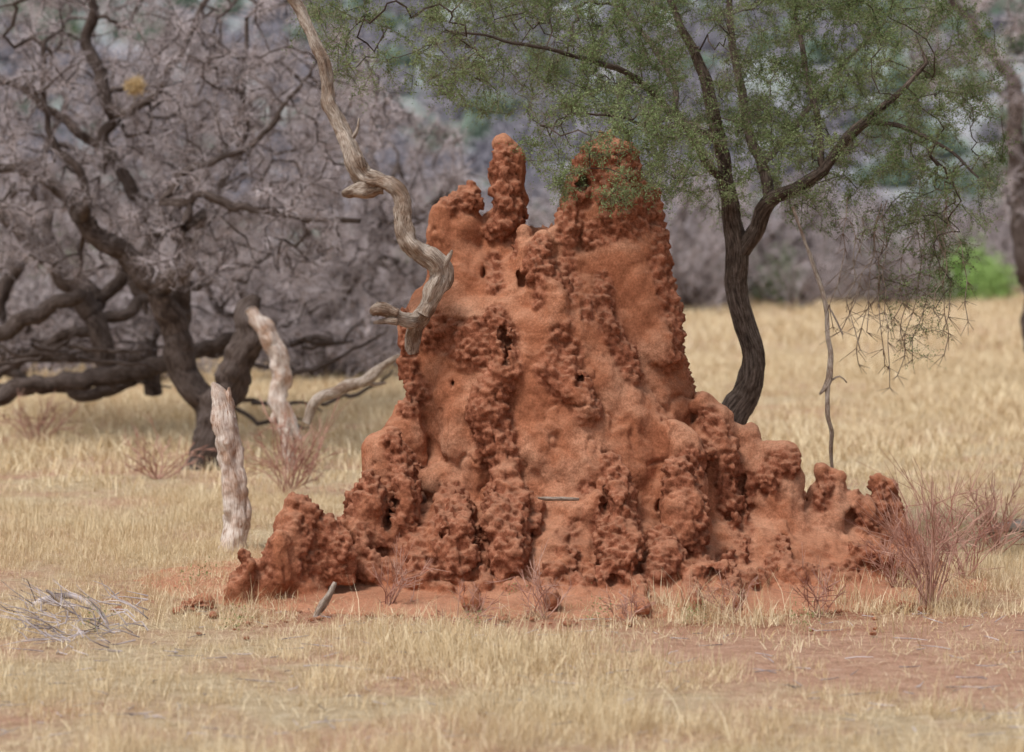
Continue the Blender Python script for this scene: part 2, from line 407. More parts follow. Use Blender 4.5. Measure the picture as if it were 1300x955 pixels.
for x_,y_,r_ in [(600,430,34),(575,480,30),(700,400,26),(810,370,30),(830,430,26),(800,520,26),(680,560,30),(740,590,34),(720,650,30),(700,380,22),(590,540,32),(610,590,24),(750,640,22),(830,560,28),(560,600,26)]:
    rib([(x_,y_-r_*.4,r_*.8),(x_+4,y_+r_*.5,r_)],0.10,0.06,False)
for px,py,r,l in [(637,436,5,14),(641,456,6,16),(739,237,6,5),(768,640,6,18),(500,655,8,24),(668,650,5,14),(560,690,5,12),(612,692,7,20),
                  (735,488,5,6),(838,640,6,14),(905,738,8,5),(925,745,5,5),(660,360,4,14),(612,350,4,12),(940,620,5,12),(1020,640,6,14),(1082,665,7,12),(475,590,4,8),(527,610,4,10),(575,490,3,3)]:
    d=surf(px,py)
    if d is None: continue
    a=P(px,py-l*0.5,d-0.03); b=P(px+rng.normal(0,3),py+l*0.5,d-0.03)
    for q in np.linspace(0,1,5):
        c=a+(b-a)*q+rng.normal(0,.008,3); rr_=M(r,25)*rng.uniform(.6,1.1); add_rc(c,c+np.array([0.02,0.2,0.06]),rr_,rr_*.7,0.02,True)
bi=np.nonzero(np.abs(Fd)<0.11)
pp=np.stack([gx[bi[0]],gy[bi[1]],gz[bi[2]]],-1)
low=sstep(1.7,0.6,pp[:,2])*sstep(0.05,0.25,pp[:,2])
nz=0.045*sstep(0.0,0.3,pp[:,2])*fbm(pp*np.array([3.2,3.2,1.7]),3)+ (0.020+0.026*low)*fbm(pp*np.array([9,9,4.]),3)
Fd[bi]+=nz.astype(np.float32); del pp,bi,nz,low
def nets(F_,o,h):
    Sg=F_<0
    c=np.zeros(tuple(s-1 for s in F_.shape),np.int8)
    cs=[(a,b,d) for a in (0,1) for b in (0,1) for d in (0,1)]
    sh=lambda a,ax:(slice(None,-1) if a==0 else slice(1,None))
    for a,b,d in cs: c+=Sg[sh(a,0),sh(b,1),sh(d,2)]
    m=(c>0)&(c<8); idx=np.full(m.shape,-1,np.int32); idx[m]=np.arange(m.sum()); cell=np.argwhere(m)
    acc=np.zeros((len(cell),3)); w_=np.zeros(len(cell))
    for i in range(8):
        for j in range(i+1,8):
            A_,B_=np.array(cs[i]),np.array(cs[j])
            if np.abs(A_-B_).sum()!=1: continue
            fa=F_[tuple((cell+A_).T)]; fb=F_[tuple((cell+B_).T)]
            q=(fa<0)!=(fb<0); t=np.where(q,fa/(fa-fb+1e-12),0)
            acc+=np.where(q[:,None],A_+(B_-A_)*t[:,None],0); w_+=q
    V=(cell+acc/w_[:,None])*h+o
    Qs=[]
    for ax in range(3):
        s0=[slice(1,-1)]*3; s1=[slice(1,-1)]*3; s0[ax]=slice(0,-1); s1[ax]=slice(1,None)
        a=Sg[tuple(s0)]; b=Sg[tuple(s1)]; e=np.argwhere(a!=b); off=np.ones(3,int); off[ax]=0; g=e+off
        inv=a[tuple(e.T)]
        u=np.zeros(3,int);v=np.zeros(3,int);u[(ax+1)%3]=1;v[(ax+2)%3]=1
        q=np.stack([idx[tuple((g-u-v).T)],idx[tuple((g-v).T)],idx[tuple(g.T)],idx[tuple((g-u).T)]],-1)
        q[~inv]=q[~inv][:,::-1]; Qs.append(q)
    return V,np.concatenate(Qs)
V,Q=nets(Fd,np.array([X0,Y0,Z0]),H); del Fd
print("mound verts",len(V))
def vnormals(V,Q):
    n=np.cross(V[Q[:,2]]-V[Q[:,0]],V[Q[:,3]]-V[Q[:,1]]); o=np.zeros_like(V)
    for k in range(4):
        for c in range(3): o[:,c]+=np.bincount(Q[:,k],n[:,c],len(V))
    return o/(np.linalg.norm(o,axis=1)[:,None]+1e-9)
crust=np.zeros(len(V))
for a,b,ra,rb in rough:
    lo=np.minimum(a,b)-max(ra,rb)-0.1; hi=np.maximum(a,b)+max(ra,rb)+0.1
    s=np.nonzero(((V>lo)&(V<hi)).all(1))[0]
    if len(s): crust[s]=np.maximum(crust[s],sstep(0.045,0.0,rc_dist(V[s],a,b,ra,rb)))
pn=fbm(V*1.9+5,3)
top=sstep(2.8,3.2,V[:,2])
crust=np.clip(np.maximum(crust,sstep(0.22,0.36,pn+0.28*top)),0,1)*sstep(0.08,0.25,V[:,2]+0.1*pn)
nr=vnormals(V,Q)
w1=worley(V*np.array([12,12,11.])+fbm(V*5,2)[:,None]*0.6); w2=worley(V*25+3.3+fbm(V*11,2)[:,None]*0.5); w0=worley(V*4.2+1.1+fbm(V*2,2)[:,None]*0.4)
fl=fbm(V*26,2); lowf=sstep(0.02,0.2,V[:,2])
crk=sstep(0.07,0.0,np.abs(fbm(V*np.array([3.3,3.3,2.2])+40,3)))*sstep(-.1,.2,fbm(V*1.3+80,2))
pit=sstep(0.22,0.12,w2)*sstep(0.1,0.3,fbm(V*3+60,2))
disp=crust*((0.45-w1)*0.062+(0.45-w2)*0.046+fl*0.028)+(1-crust)*((0.5-w0)*0.05*lowf+fbm(V*10,3)*0.016+fl*0.006+(0.4-w2)*0.005-pit*0.016)-crk*0.03*lowf
V=V+nr*disp[:,None]
mound=mk("termite_mound",V,Q,mound_mat(),True,True,{"crust":('FLOAT',crust)})
def clod(px,py,r):
    import bmesh
    bm=bmesh.new(); bmesh.ops.create_icosphere(bm,subdivisions=5 if r>8 else 3,radius=1)
    v=np.array([x.co[:] for x in bm.verts]); f=np.array([[q.index for q in x.verts] for x in bm.faces]); bm.free()
    s=rng.uniform(0,50)
    rr=1+0.25*fbm(v*1.5+s,2)+0.6*(0.45-worley(v*2.5+s))+0.3*(0.45-worley(v*6+s))
    d=3*F/(py-300)
    rm=M(r,d); v=v*rr[:,None]*np.array([1.25,1,0.7])*rm; c=P(px,py,d); c[2]=rm*0.25
    return v+c,f
mm=mound.data.materials[0]
Vs=[];Fs=[];o=0
for px,py,r in [(248,776,15),(228,780,8),(910,757,26),(1152,775,11),(1172,778,7),(270,785,7),(470,785,6),(985,775,8),(720,795,5),(640,790,6),(860,780,7),(1060,770,7),(150,778,7)]+[(rng.uniform(240,1160),778+rng.exponential(12),rng.uniform(1.5,4)) for _ in range(60)]:
    v,f=clod(px,py,r); Vs.append(v);Fs.append(f+o);o+=len(v)
mk("clay_clods",np.vstack(Vs),np.vstack(Fs),mm,True,True,{"crust":('FLOAT',np.full(o,.6))})
# ------------------------------------------------------------ GROUND
def gh(x,y):
    p=np.stack([np.asarray(x)*0.35,np.asarray(y)*0.35,0*np.asarray(x)+3.3],-1).reshape(-1,3)
    return (fbm(p,3)*0.05).reshape(np.shape(x))
def spaced():
    a=np.concatenate([np.arange(-16,16,0.25),np.geomspace(16,900,40)]); return np.unique(np.concatenate([-np.geomspace(16,900,40),a]))
xs=spaced(); ys=np.unique(np.concatenate([-np.geomspace(1,300,20),np.arange(0,60,0.25),np.geomspace(60,1500,50)]))
GX,GY=np.meshgrid(xs,ys,indexing='ij'); GZ=gh(GX,GY)
ni,nj=GX.shape; I=(np.arange(ni-1)[:,None]*nj+np.arange(nj-1)[None]).ravel()
gm,t,b=mat("ground_soil",0.95); p=geo(t)
n1=noise(t,0.5,p,5,0.6); n2=noise(t,6,p,5,0.7); n3=noise(t,60,p,4,0.7)
straw=ramp(t,n2.outputs[0],[(0.3,(0.42,0.30,0.18)),(0.5,(0.58,0.45,0.29)),(0.7,(0.68,0.56,0.39))])
soil=ramp(t,n2.outputs[0],[(0.3,(0.40,0.22,0.145)),(0.5,(0.54,0.32,0.22)),(0.7,(0.62,0.41,0.30))])
red=ramp(t,n2.outputs[0],[(0.3,(0.38,0.175,0.105)),(0.6,(0.49,0.245,0.155)),(0.8,(0.58,0.33,0.22))])
def emask(t,p,cx,cy,rx,ry,a,b_,ns):
    s=N(t,'ShaderNodeVectorMath',operation='SUBTRACT'); t.links.new(p,s.inputs[0]); s.inputs[1].default_value=(cx,cy,0)
    m=N(t,'ShaderNodeVectorMath',operation='MULTIPLY'); t.links.new(s.outputs[0],m.inputs[0]); m.inputs[1].default_value=(1/rx,1/ry,0)
    l=N(t,'ShaderNodeVectorMath',operation='LENGTH'); t.links.new(m.outputs[0],l.inputs[0])
    ad=N(t,'ShaderNodeMath',operation='MULTIPLY_ADD'); t.links.new(ns,ad.inputs[0]); ad.inputs[1].default_value=0.9; t.links.new(l.outputs['Value'],ad.inputs[2])
    mr=N(t,'ShaderNodeMapRange'); t.links.new(ad.outputs[0],mr.inputs[0]); mr.inputs[1].default_value=a; mr.inputs[2].default_value=b_; mr.inputs[3].default_value=1; mr.inputs[4].default_value=0
    return mr.outputs[0]
nn=noise(t,1.8,p,5,0.65).outputs[0]
sm=ramp(t,n1.outputs[0],[(0.38,(0,0,0)),(0.55,(1,1,1))])
c=mix(t,sm.outputs[0],soil.outputs[0],straw.outputs[0])
c=mix(t,emask(t,p,3.5,21.3,3.0,2.2,1.3,1.7,nn),c,soil.outputs[0])
c=mix(t,emask(t,p,0.5,25.2,3.9,2.8,1.25,1.65,nn),c,red.outputs[0])
g3=ramp(t,n3.outputs[0],[(0.35,(0.62,0.59,0.56)),(0.6,(1.12,1.12,1.12))]); c=mix(t,0.85,c,g3.outputs[0],'MULTIPLY')
t.links.new(c,b.inputs['Base Color']); bump(t,b,n3.outputs[0],0.8,0.05)
ground=mk("ground",np.stack([GX,GY,GZ],-1).reshape(-1,3),np.stack([I,I+nj,I+nj+1,I+1],-1),gm,True,True)
# hill
hx=np.linspace(-500,500,160); hy=np.linspace(190,900,110); HX,HY=np.meshgrid(hx,hy,indexing='ij')
def hz(x,y):
    q=np.stack([x*0.008,y*0.008,0*x],-1).reshape(-1,3)
    return (sstep(190,620,y)*78+fbm(q,3).reshape(np.shape(x))*10*sstep(190,330,y)-0.6*(y<200))
HZ=hz(HX,HY); a_,b2=HX.shape; I=(np.arange(a_-1)[:,None]*b2+np.arange(b2-1)[None]).ravel()
hm,t,b=mat("hill_scrub_hazed",1.0); p=geo(t); n1=noise(t,0.03,p,5,0.6); n2=noise(t,0.25,p,4,0.6)
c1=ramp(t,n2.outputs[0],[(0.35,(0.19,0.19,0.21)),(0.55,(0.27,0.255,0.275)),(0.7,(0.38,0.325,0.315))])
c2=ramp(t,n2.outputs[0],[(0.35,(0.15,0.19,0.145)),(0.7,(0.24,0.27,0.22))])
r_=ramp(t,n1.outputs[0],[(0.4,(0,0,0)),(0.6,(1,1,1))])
t.links.new(mix(t,0.25,mix(t,r_.outputs[0],c1.outputs[0],c2.outputs[0]),(0.34,0.37,0.44)),b.inputs['Base Color'])  # bluish aerial haze painted into the hill's base colour
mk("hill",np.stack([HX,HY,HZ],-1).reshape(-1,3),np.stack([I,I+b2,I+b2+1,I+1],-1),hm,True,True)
# ------------------------------------------------------------ GRASS
gmat=leaf_mat("dry_grass_blade",(0.53,0.38,0.21),(0.90,0.78,0.55),0.2)
def tuft(name,n,h,spread,lean,wd):
    b0=np.stack([rng.normal(0,spread,n),rng.normal(0,spread,n),np.zeros(n)-0.01],-1)
    az=rng.uniform(0,2*math.pi,n); ln=np.abs(rng.normal(0,lean,n)); L=h*rng.uniform(0.45,1.2,n)
    d=np.stack([np.cos(az)*ln,np.sin(az)*ln,np.ones(n)],-1); d/=np.linalg.norm(d,axis=1)[:,None]
    dr=np.stack([np.cos(az),np.sin(az),-0.4*np.ones(n)],-1)
    s=np.stack([-np.sin(az+rng.normal(0,1,n)),np.cos(az),0*az],-1)*wd/2
    c1=b0+d*L[:,None]*0.5; c2=b0+d*L[:,None]+dr*(L*np.minimum(ln,1)*0.45)[:,None]
    V=np.stack([b0-s,b0+s,c1+s*0.8,c1-s*0.8,c2],1).reshape(-1,3); V[:,2]=np.maximum(V[:,2],-0.01); i=np.arange(n)[:,None]*5
    ti=np.repeat(rng.uniform(-0.1,1.0,n),5)
    return mk(name,V,[np.hstack([i,i+1,i+2,i+3]),np.hstack([i+3,i+2,i+4])],gmat,False,False,{"tint":('FLOAT',ti)})
tf=[tuft("grass_tuft_%d"%i,nb,h,sp,le,wd) for i,(nb,h,sp,le,wd) in enumerate([(24,0.13,0.055,0.7,0.0038),(28,0.23,0.06,0.55,0.0036),(22,0.07,0.09,1.1,0.0045),(10,0.38,0.05,0.45,0.003),(22,0.11,0.10,0.9,0.004)])]
tf.append(tuft("grass_tuft_far",22,0.24,0.16,0.5,0.013)); tf.append(tuft("grass_tuft_litter",14,0.15,0.12,4.0,0.0042))
def gpts(n,d0,d1,marg=1.5):
    d=np.sqrt(rng.uniform(d0*d0,d1*d1,n)); x=rng.uniform(-1,1,n)*(0.19*d+marg); return x,d
x,y=gpts(25000,14.5,34)
dn=fbm(np.stack([x*0.9,y*0.9,0*x],-1),3); dn2=fbm(np.stack([x*0.45+30,y*0.45,0*x],-1),2); dn3=fbm(np.stack([x*2.6+30,y*2.6,0*x],-1),2)
em=np.hypot((x-0.5)/3.2,(y-25.6)/2.1)+dn*0.35
rs=np.hypot((x-3.5)/2.6,(y-21.2)/2.2)+dn*0.5
pr=np.clip(0.64+dn*1.9+dn2*0.6+dn3*1.1,0.07,1)
pr=np.where(em<0.97,0,np.where(em<1.35,np.clip(pr*0.5+dn3*.5,0.03,1),pr)); pr=np.where(rs<1.0,np.minimum(pr,0.06),pr)
keep=rng.uniform(0,1,len(x))<pr
xl,yl=x[~keep],y[~keep]; kl=(em[~keep]>0.95)&(rng.uniform(0,1,len(xl))<np.where(rs[~keep]<1,.12,.38)); xl,yl=xl[kl],yl[kl]
tallp=np.maximum(sstep(0,.5,dn3+dn),(em<1.4)*.45)[keep]
x,y=x[keep],y[keep]; n=len(x)
ix=np.where(rng.uniform(0,1,n)<0.08+0.35*tallp,rng.choice([1,3],n,p=[.75,.25]),rng.choice([0,2,4],n,p=[.36,.36,.28])); sc=rng.uniform(0.5,1.25,n)*(0.95+0.5*fbm(np.stack([x*0.5,y*0.5,0*x+9],-1),2))
x2,y2=gpts(14000,34,75,3); x3,y3=gpts(8000,75,190,8)
X=np.concatenate([x,x2,x3,xl]);Y=np.concatenate([y,y2,y3,yl])
pt=fbm(np.stack([x2*0.35,y2*0.25,0*x2+5],-1),2)
ixx=np.concatenate([ix,np.where(rng.uniform(0,1,len(x2))<.5,5,rng.choice([0,1,3],len(x2),p=[.5,.35,.15])),np.full(len(x3),5),np.full(len(xl),6)]); scc=np.concatenate([sc,rng.uniform(0.6,1.4,len(x2))*(1+.5*pt),rng.uniform(1.3,2.6,len(x3)),rng.uniform(.5,1.1,len(xl))])
skz=0.11*np.sqrt(np.clip(1-((X-0.45)/3.75)**2-((Y-25.75)/2.6)**2,0,1))
scatter("dry_grass",np.stack([X,Y,np.maximum(gh(X,Y),skz)],-1),np.stack([rng.normal(0,0.1,len(X)),rng.normal(0,0.1,len(X)),rng.uniform(0,6.28,len(X))],-1),scc,ixx,tf)
# ------------------------------------------------------------ WOODS
m_bark=wood_mat("acacia_bark",(0.032,0.024,0.02),(0.105,0.080,0.066),(0.22,0.175,0.15),1.0,0.9)
m_dark=wood_mat("dead_bark",(0.030,0.022,0.020),(0.092,0.070,0.062),(0.20,0.165,0.15),1.0,0.8)
m_grey=wood_mat("weathered_wood",(0.12,0.075,0.05),(0.41,0.34,0.285),(0.64,0.58,0.52),2.0,0.9,(0.56,0.44,0.36))
m_white=wood_mat("bleached_wood",(0.24,0.10,0.045),(0.68,0.60,0.54),(0.85,0.81,0.77),1.2,0.9,(0.74,0.54,0.42))
m_twig,t,b=mat("twig_bark",0.9); oi=noise(t,3,geo(t),3); t.links.new(ramp(t,oi.outputs[0],[(0.38,(0.15,0.12,0.115)),(0.62,(0.62,0.55,0.56))]).outputs[0],b.inputs['Base Color'])
m_ltwig,t,b=mat("green_twig",0.9); b.inputs['Base Color'].default_value=(0.21,0.175,0.13,1)
m_red,t,b=mat("red_twig",0.9); oi=noise(t,4,geo(t),3); t.links.new(ramp(t,oi.outputs[0],[(0.35,(0.30,0.13,0.095)),(0.65,(0.58,0.36,0.28))]).outputs[0],b.inputs['Base Color'])
m_leaf=leaf_mat("acacia_leaf",(0.115,0.16,0.062),(0.32,0.38,0.185),0.25)
def parent(name,kids):
    e=bpy.data.objects.new(name,None); S.collection.objects.link(e)
    for k in kids: k.parent=e
    return e
tb=Tubes()
limb(tb,[(352,-40,6,25.3),(366,-8,6,25.3),(384,18,7,25.3),(392,40,6.5,25.25),(408,68,7,25.2),(415,98,7,25.2),(418,128,8,25.2),(428,150,9,25.2),(440,180,9.5,25.15),(450,206,12,25.1),(464,226,13,25.1),(486,230,11,25.1),(505,242,11,25.05),(514,266,11,25.05),(513,290,11,25.05),(526,314,13,25.05),(548,332,14,25.05),(557,348,14,25.1),(548,372,11,25.1),(538,392,10,25.15),(528,415,9,25.2),(522,445,8,25.3)],step=0.012,sides=28,lump=0.32,wob=0.04,seed=2.)
limb(tb,[(434,247,3,25.1),(446,244,7,25.1),(462,238,11,25.1),(484,234,9,25.1)],step=0.012,sides=18,lump=0.45,wob=.02,seed=5.)
limb(tb,[(472,398,3,25.0),(480,393,8,25.0),(496,398,9,25.05),(516,406,9,25.1),(538,404,9,25.2)],step=0.012,sides=20,lump=0.5,wob=.02,seed=8.)
limb(tb,[(478,384,1.5,25.0),(488,391,5,25.0),(505,398,6,25.0)],step=0.015,sides=10,lump=0.4,seed=9.)
limb(tb,[(474,410,1.5,25.0),(486,408,4,25.0),(505,408,6,25.0)],step=0.015,sides=10,lump=0.4,seed=9.)
limb(tb,[(408,72,4,25.2),(400,58,2.5,25.2),(394,36,1.2,25.2)],step=0.02,sides=8,lump=0.2)
limb(tb,[(440,182,4,25.15),(452,168,2.5,25.15),(456,150,1,25.15)],step=0.02,sides=8,lump=0.2)
limb(tb,[(556,352,6,25.05),(568,330,4,25.05),(574,318,1.5,25.05)],step=0.02,sides=8,lump=0.2)
limb(tb,[(538,400,8,25.1),(552,372,8,25.1),(562,350,9,25.1)],step=0.02,sides=12,lump=0.3,seed=3.)
tb.obj("dead_tree_limb",m_grey)
tb=Tubes()
D=3*F/(698-300)
limb(tb,[(294,708,17,D),(296,680,16,D),(300,645,15,D),(295,600,15,D),(289,560,15,D),(284,530,14,D),(281,508,12,D),(276,496,8,D),(270,486,2,D)],step=0.015,sides=26,lump=0.28,seed=4.)
limb(tb,[(291,530,7,D),(290,506,6,D),(291,492,1.5,D)],step=0.02,sides=10,lump=0.3,seed=6.)
limb(tb,[(302,700,9,D),(310,670,7,D),(315,650,5,D),(313,630,2,D)],step=0.02,sides=12,lump=0.3,seed=7.)
tb.obj("tree_stump",m_white)
D=38
tb=Tubes(); limb(tb,[(256,605,22),(272,550,21),(296,475,20),(318,424,18),(315,398,15),(326,376,7)],D,0.04,16,0.3,seed=1.)
a=tb.obj("trunk",m_dark)
tb=Tubes(); limb(tb,[(316,394,8),(328,410,11),(340,428,12),(350,452,12),(358,480,11),(353,510,11),(364,545,9),(372,606,8)],D-0.6,0.03,16,0.3,wob=.05,seed=2.)
limb(tb,[(345,535,5),(360,515,7),(380,560,4)],D-0.6,0.03,10,0.2)
b_=tb.obj("broken_limb",m_white); parent("broken_dead_tree",[a,b_])
tb=Tubes(); limb(tb,[(388,536,5),(398,512,7),(425,496,7),(460,486,7),(482,468,5),(508,452,3)],33,0.03,12,0.25,wob=0.03,seed=3.)
limb(tb,[(462,482,4),(476,488,3),(490,486,1.5)],33,0.03,8,0.2)
tb.obj("fallen_branch",m_grey)
tb=Tubes()
limb(tb,[(-60,515,10),(60,488,11),(160,470,11),(250,445,10),(318,425,9)],43,0.08,12,0.2,wob=.1,seed=1.)
limb(tb,[(-60,450,9),(30,408,10),(105,372,9)],42,0.08,12,0.2,wob=.1,seed=2.)
limb(tb,[(-20,480,5),(60,440,6),(150,400,7),(235,365,5),(330,330,3)],44,0.08,8,0.2,wob=.1,seed=3.)
limb(tb,[(0,470,6),(120,500,8),(220,455,8),(320,440,6),(420,430,4)],45,0.08,8,0.2,wob=.1,seed=3.)
for _ in range(18):
    px=rng.uniform(-20,420); py=rng.uniform(430,520); a_=rng.uniform(-.6,.3); L=rng.uniform(60,160)
    limb(tb,[(px,py,3),(px+L*.5,py+L*.5*a_+rng.normal(0,6),2.5),(px+L,py+L*a_,1.2)],rng.uniform(41,46),0.1,6,0.1,wob=.12)
tb.obj("fallen_tree_trunk",m_dark)
def ell_targets(specs,n):
    w_=np.array([s[-1] for s in specs],float); w_/=w_.sum(); o=[]
    for i in rng.choice(len(specs),n,p=w_):
        cx,cy,rx,ry,d0,d1,_=specs[i]; r=math.sqrt(rng.uniform()); a=rng.uniform(0,6.283); d=rng.uniform(d0,d1)
        o.append(P(cx+rx*r*math.cos(a),cy+ry*r*math.sin(a),d))
    return np.array(o)
def make_tree(name,skel,targets,step,rt,mb,mt,twn,twL,twr,leaf=None,sprays=0,**kw):
    tb=Tubes(); A,par,cnt,R,ns=grow(skel,targets,step,rt,tb=tb,**kw)
    kids=[tb.obj("branches",mb)]
    small=np.nonzero((cnt<=6)&(np.arange(len(A))>=ns))[0]
    pick=rng.choice(small,twn); p0=A[pick]+(A[par[pick]]-A[pick])*rng.uniform(0,1,(twn,1))
    dr=A[pick]-A[par[pick]]; dr/=np.linalg.norm(dr,axis=1)[:,None]+1e-9
    d=dr*0.7+rng.normal(0,0.75,(twn,3))
    V,Q,C=twigs(p0,d,twL*rng.uniform(0.4,1.3,twn),np.full(twn,twr))
    if sprays:
        k=rng.integers(0,twn,sprays); s=rng.uniform(0.2,1,sprays)[:,None]
        a=C[k,0]*(1-s)**2+2*C[k,1]*s*(1-s)+C[k,2]*s*s
        V2,Q2,_=twigs(a,d[k]*0.5+rng.normal(0,.7,(sprays,3)),twL*rng.uniform(.15,.5,sprays),np.full(sprays,twr*.8))
        Q=np.vstack([Q,Q2+len(V)]); V=np.vstack([V,V2])
    kids.append(mk("twigs",V,Q,mt,True,False))
    if leaf:
        m_,per,ln,wd,spread=leaf
        dens=sstep(-.35,.35,fbm(C[:,1]*1.1+33,2))+.25; dens/=dens.sum()
        k=rng.choice(twn,twn*per,p=dens); s=rng.uniform(0.05,1,twn*per)[:,None]
        a=C[k,0]*(1-s)**2+2*C[k,1]*s*(1-s)+C[k,2]*s*s+rng.normal(0,spread,(twn*per,3))
        V,Q=leafquads(a,ln,wd)
        cl=fbm(a*1.5,2); ti=np.clip(0.5+cl*0.7+rng.normal(0,0.22,len(a)),0,1)
        kids.append(mk("foliage",V,Q,m_,True,False,{"tint":('FLOAT',np.repeat(ti,4))}))
    return parent(name,kids)
T1=[sk([(278,582,17),(258,520,18),(238,455,19),(215,400,17),(188,350,15),(150,312,13),(108,272,12),(70,238,9),(20,222,7),(-40,205,6)],41),
    sk([(225,420,15),(236,350,14),(232,300,11),(200,262,10),(165,228,9),(140,195,8),(150,150,8),(135,100,8),(126,50,7),(122,-40,6)],41.3),
    sk([(140,195,6),(90,160,6),(45,120,5),(0,100,4)],41.5),sk([(236,350,7),(270,300,6),(300,230,5),(320,150,4),(330,60,3)],40),
    sk([(150,150,6),(190,110,5),(240,60,4),(270,0,3)],40.5),sk([(232,300,6),(250,250,5),(290,268,6),(340,270,5),(400,276,4),(455,288,3)],38.6),
    sk([(200,262,5),(240,210,4.5),(300,190,4),(360,140,3),(400,80,2)],39),sk([(108,272,6),(90,210,5),(60,150,4),(50,60,3)],40)]
tg=ell_targets([(120,120,220,150,39,44,1.2),(330,140,170,140,38,43,1),(60,280,130,80,40,44,.4),(300,300,150,70,38,43,.45),(200,-60,300,100,39,44,.5)],1050)
KW=dict(arch=0.12,jit=0.3,rmin=0.0045,wob=0.22)
make_tree("dead_thorn_tree",T1,tg,0.28,0.0095,m_dark,m_twig,22000,0.28,0.0034,sprays=30000,**KW)
T2=[sk([(150,490,11),(135,440,13),(118,395,14),(85,348,13),(40,302,12),(0,266,10),(-60,240,8)],44),sk([(118,395,9),(150,350,8),(160,300,7),(200,240,5),(230,180,4)],44.5),
    sk([(85,348,8),(60,280,7),(50,200,5),(80,120,4)],45)]
tg=ell_targets([(100,160,220,170,44,49,1),(-20,260,100,100,44,48,.3),(260,200,150,120,44,49,.5)],450)
make_tree("dead_thorn_tree",T2,tg,0.3,0.009,m_dark,m_twig,9000,0.32,0.004,sprays=9000,**KW)
T3=[sk([(195,500,12),(188,440,13),(182,395,13),(172,350,10),(200,290,8),(260,210,6),(300,150,4)],46),
    sk([(0,460,9),(5,400,10),(20,350,9),(35,310,8)],46)]
tg=ell_targets([(280,180,200,140,46,52,1),(350,400,90,65,44,50,.6),(80,430,140,50,44,50,.4)],440)
make_tree("dead_thorn_tree",T3,tg,0.3,0.009,m_dark,m_twig,12000,0.32,0.004,sprays=12000,**KW)
T4=[sk([(405,470,7),(412,430,9),(435,380,9),(470,330,8),(510,285,6),(560,250,5)],52),sk([(435,380,7),(410,330,7),(380,290,6),(350,240,4)],52),sk([(470,330,6),(480,260,5),(470,190,4),(500,120,3)],52.5)]
tg=ell_targets([(470,230,130,130,49,56,1),(470,390,110,75,49,56,.8),(560,290,90,90,49,55,.4)],440)
make_tree("dead_thorn_tree",T4,tg,0.35,0.010,m_dark,m_twig,10000,0.35,0.005,sprays=6000,**KW)
T5=[sk([(1325,470,16),(1310,380,15),(1300,300,13),(1296,220,12),(1288,150,11),(1270,95,8),(1235,40,6),(1200,-20,4)],58),sk([(1296,220,8),(1320,130,8),(1310,50,6)],58)]
tg=ell_targets([(1260,60,120,90,55,61,1),(1310,200,60,120,55,61,.6)],160)
make_tree("dead_thorn_tree",T5,tg,0.4,0.011,m_dark,m_twig,3500,0.35,0.006,arch=0.12,jit=0.22,rmin=0.006,wob=.2)
c=P(172,110,39.3); n=500; q=rng.normal(0,1,(n,3)); q/=np.linalg.norm(q,axis=1)[:,None]; V,Q=leafquads(c+q*rng.uniform(.4,1,n)[:,None]*np.array([.13,.12,.10]),.11,.010)
mk("weaver_bird_nest",V,Q,leaf_mat("nest_straw",(0.36,0.25,0.12),(0.60,0.46,0.26),.1),True,False,{"tint":('FLOAT',rng.uniform(0,1,len(V)))})
# ---- green acacia
TA=[sk([(912,730,26,28.2),(920,570,21,28.2),(934,522,19,28.2),(957,472,17,28.2),(950,425,14,28.2),(938,372,14,28.2),(936,322,16,28.2),(932,280,13,28.2),(926,232,10,28.1),(915,182,9,28.1),(902,132,8,28.),(885,80,6.5,28),(862,30,5,28),(842,-30,4,28),(830,-110,3,28)]),
    sk([(938,325,11,28.2),(962,290,11,28.1),(976,258,10,28.),(1010,238,8,27.9),(1045,214,7.5,27.8),(1068,180,7,27.8),(1100,154,6,27.7),(1140,120,4,27.6),(1180,80,3,27.6)]),
    sk([(976,258,8,28),(968,212,7,28.1),(950,165,6,28.3),(936,95,5,28.5),(926,25,4,28.6),(932,-60,3,28.6)]),
    sk([(926,232,7,28.1),(895,205,6,27.9),(862,150,6,27.5),(812,108,4.5,27.1),(742,78,3,26.7),(660,55,2,26.4),(575,40,1.4,26.2)]),
    sk([(1045,214,5,27.8),(1036,150,4.5,28),(1020,90,4,28.2),(1008,10,3,28.3)]),
    sk([(1100,154,4,27.7),(1150,165,3,27.5),(1200,185,2,27.3),(1240,225,1.4,27.2)]),
    sk([(915,182,5,28.1),(885,165,4,27.4),(835,165,2.5,26.6),(780,150,1.8,25.9),(720,150,1.2,25.5)]),
    sk([(968,212,5,28),(1000,160,4,29),(1060,90,3,29.6),(1120,20,2.5,30)]),
    sk([(862,150,4,27.5),(840,80,4,28.3),(790,10,3,29),(740,-60,2.5,29.4)])]
tg=ell_targets([(900,40,240,125,26.5,30,.28),(700,60,180,105,25.6,29,.22),(510,40,140,95,25.6,28,.10),(1090,85,190,130,26.5,30,.24),(790,190,130,75,24.4,26.2,.10),
  (1205,190,70,130,26.8,28.5,.09),(1170,350,60,120,27,28,.04),(850,-150,420,130,26,30.5,.12),(960,210,160,70,26.5,29.5,.11),(1100,240,120,70,26.8,28.5,.08)],2250)
make_tree("acacia_tree",TA,tg,0.11,0.0022,m_bark,m_ltwig,29000,0.18,0.0014,leaf=(m_leaf,10,0.0235,0.0105,0.009),arch=0.06,jit=0.2,rmin=0.0015,wob=0.08)
tb=Tubes()
limb(tb,[(1008,262,2),(1020,300,2),(1036,345,2.4),(1046,380,3),(1050,420,3),(1055,455,3.4),(1052,485,4),(1040,500,1.5)],27.0,0.03,8,0.25,wob=.02)
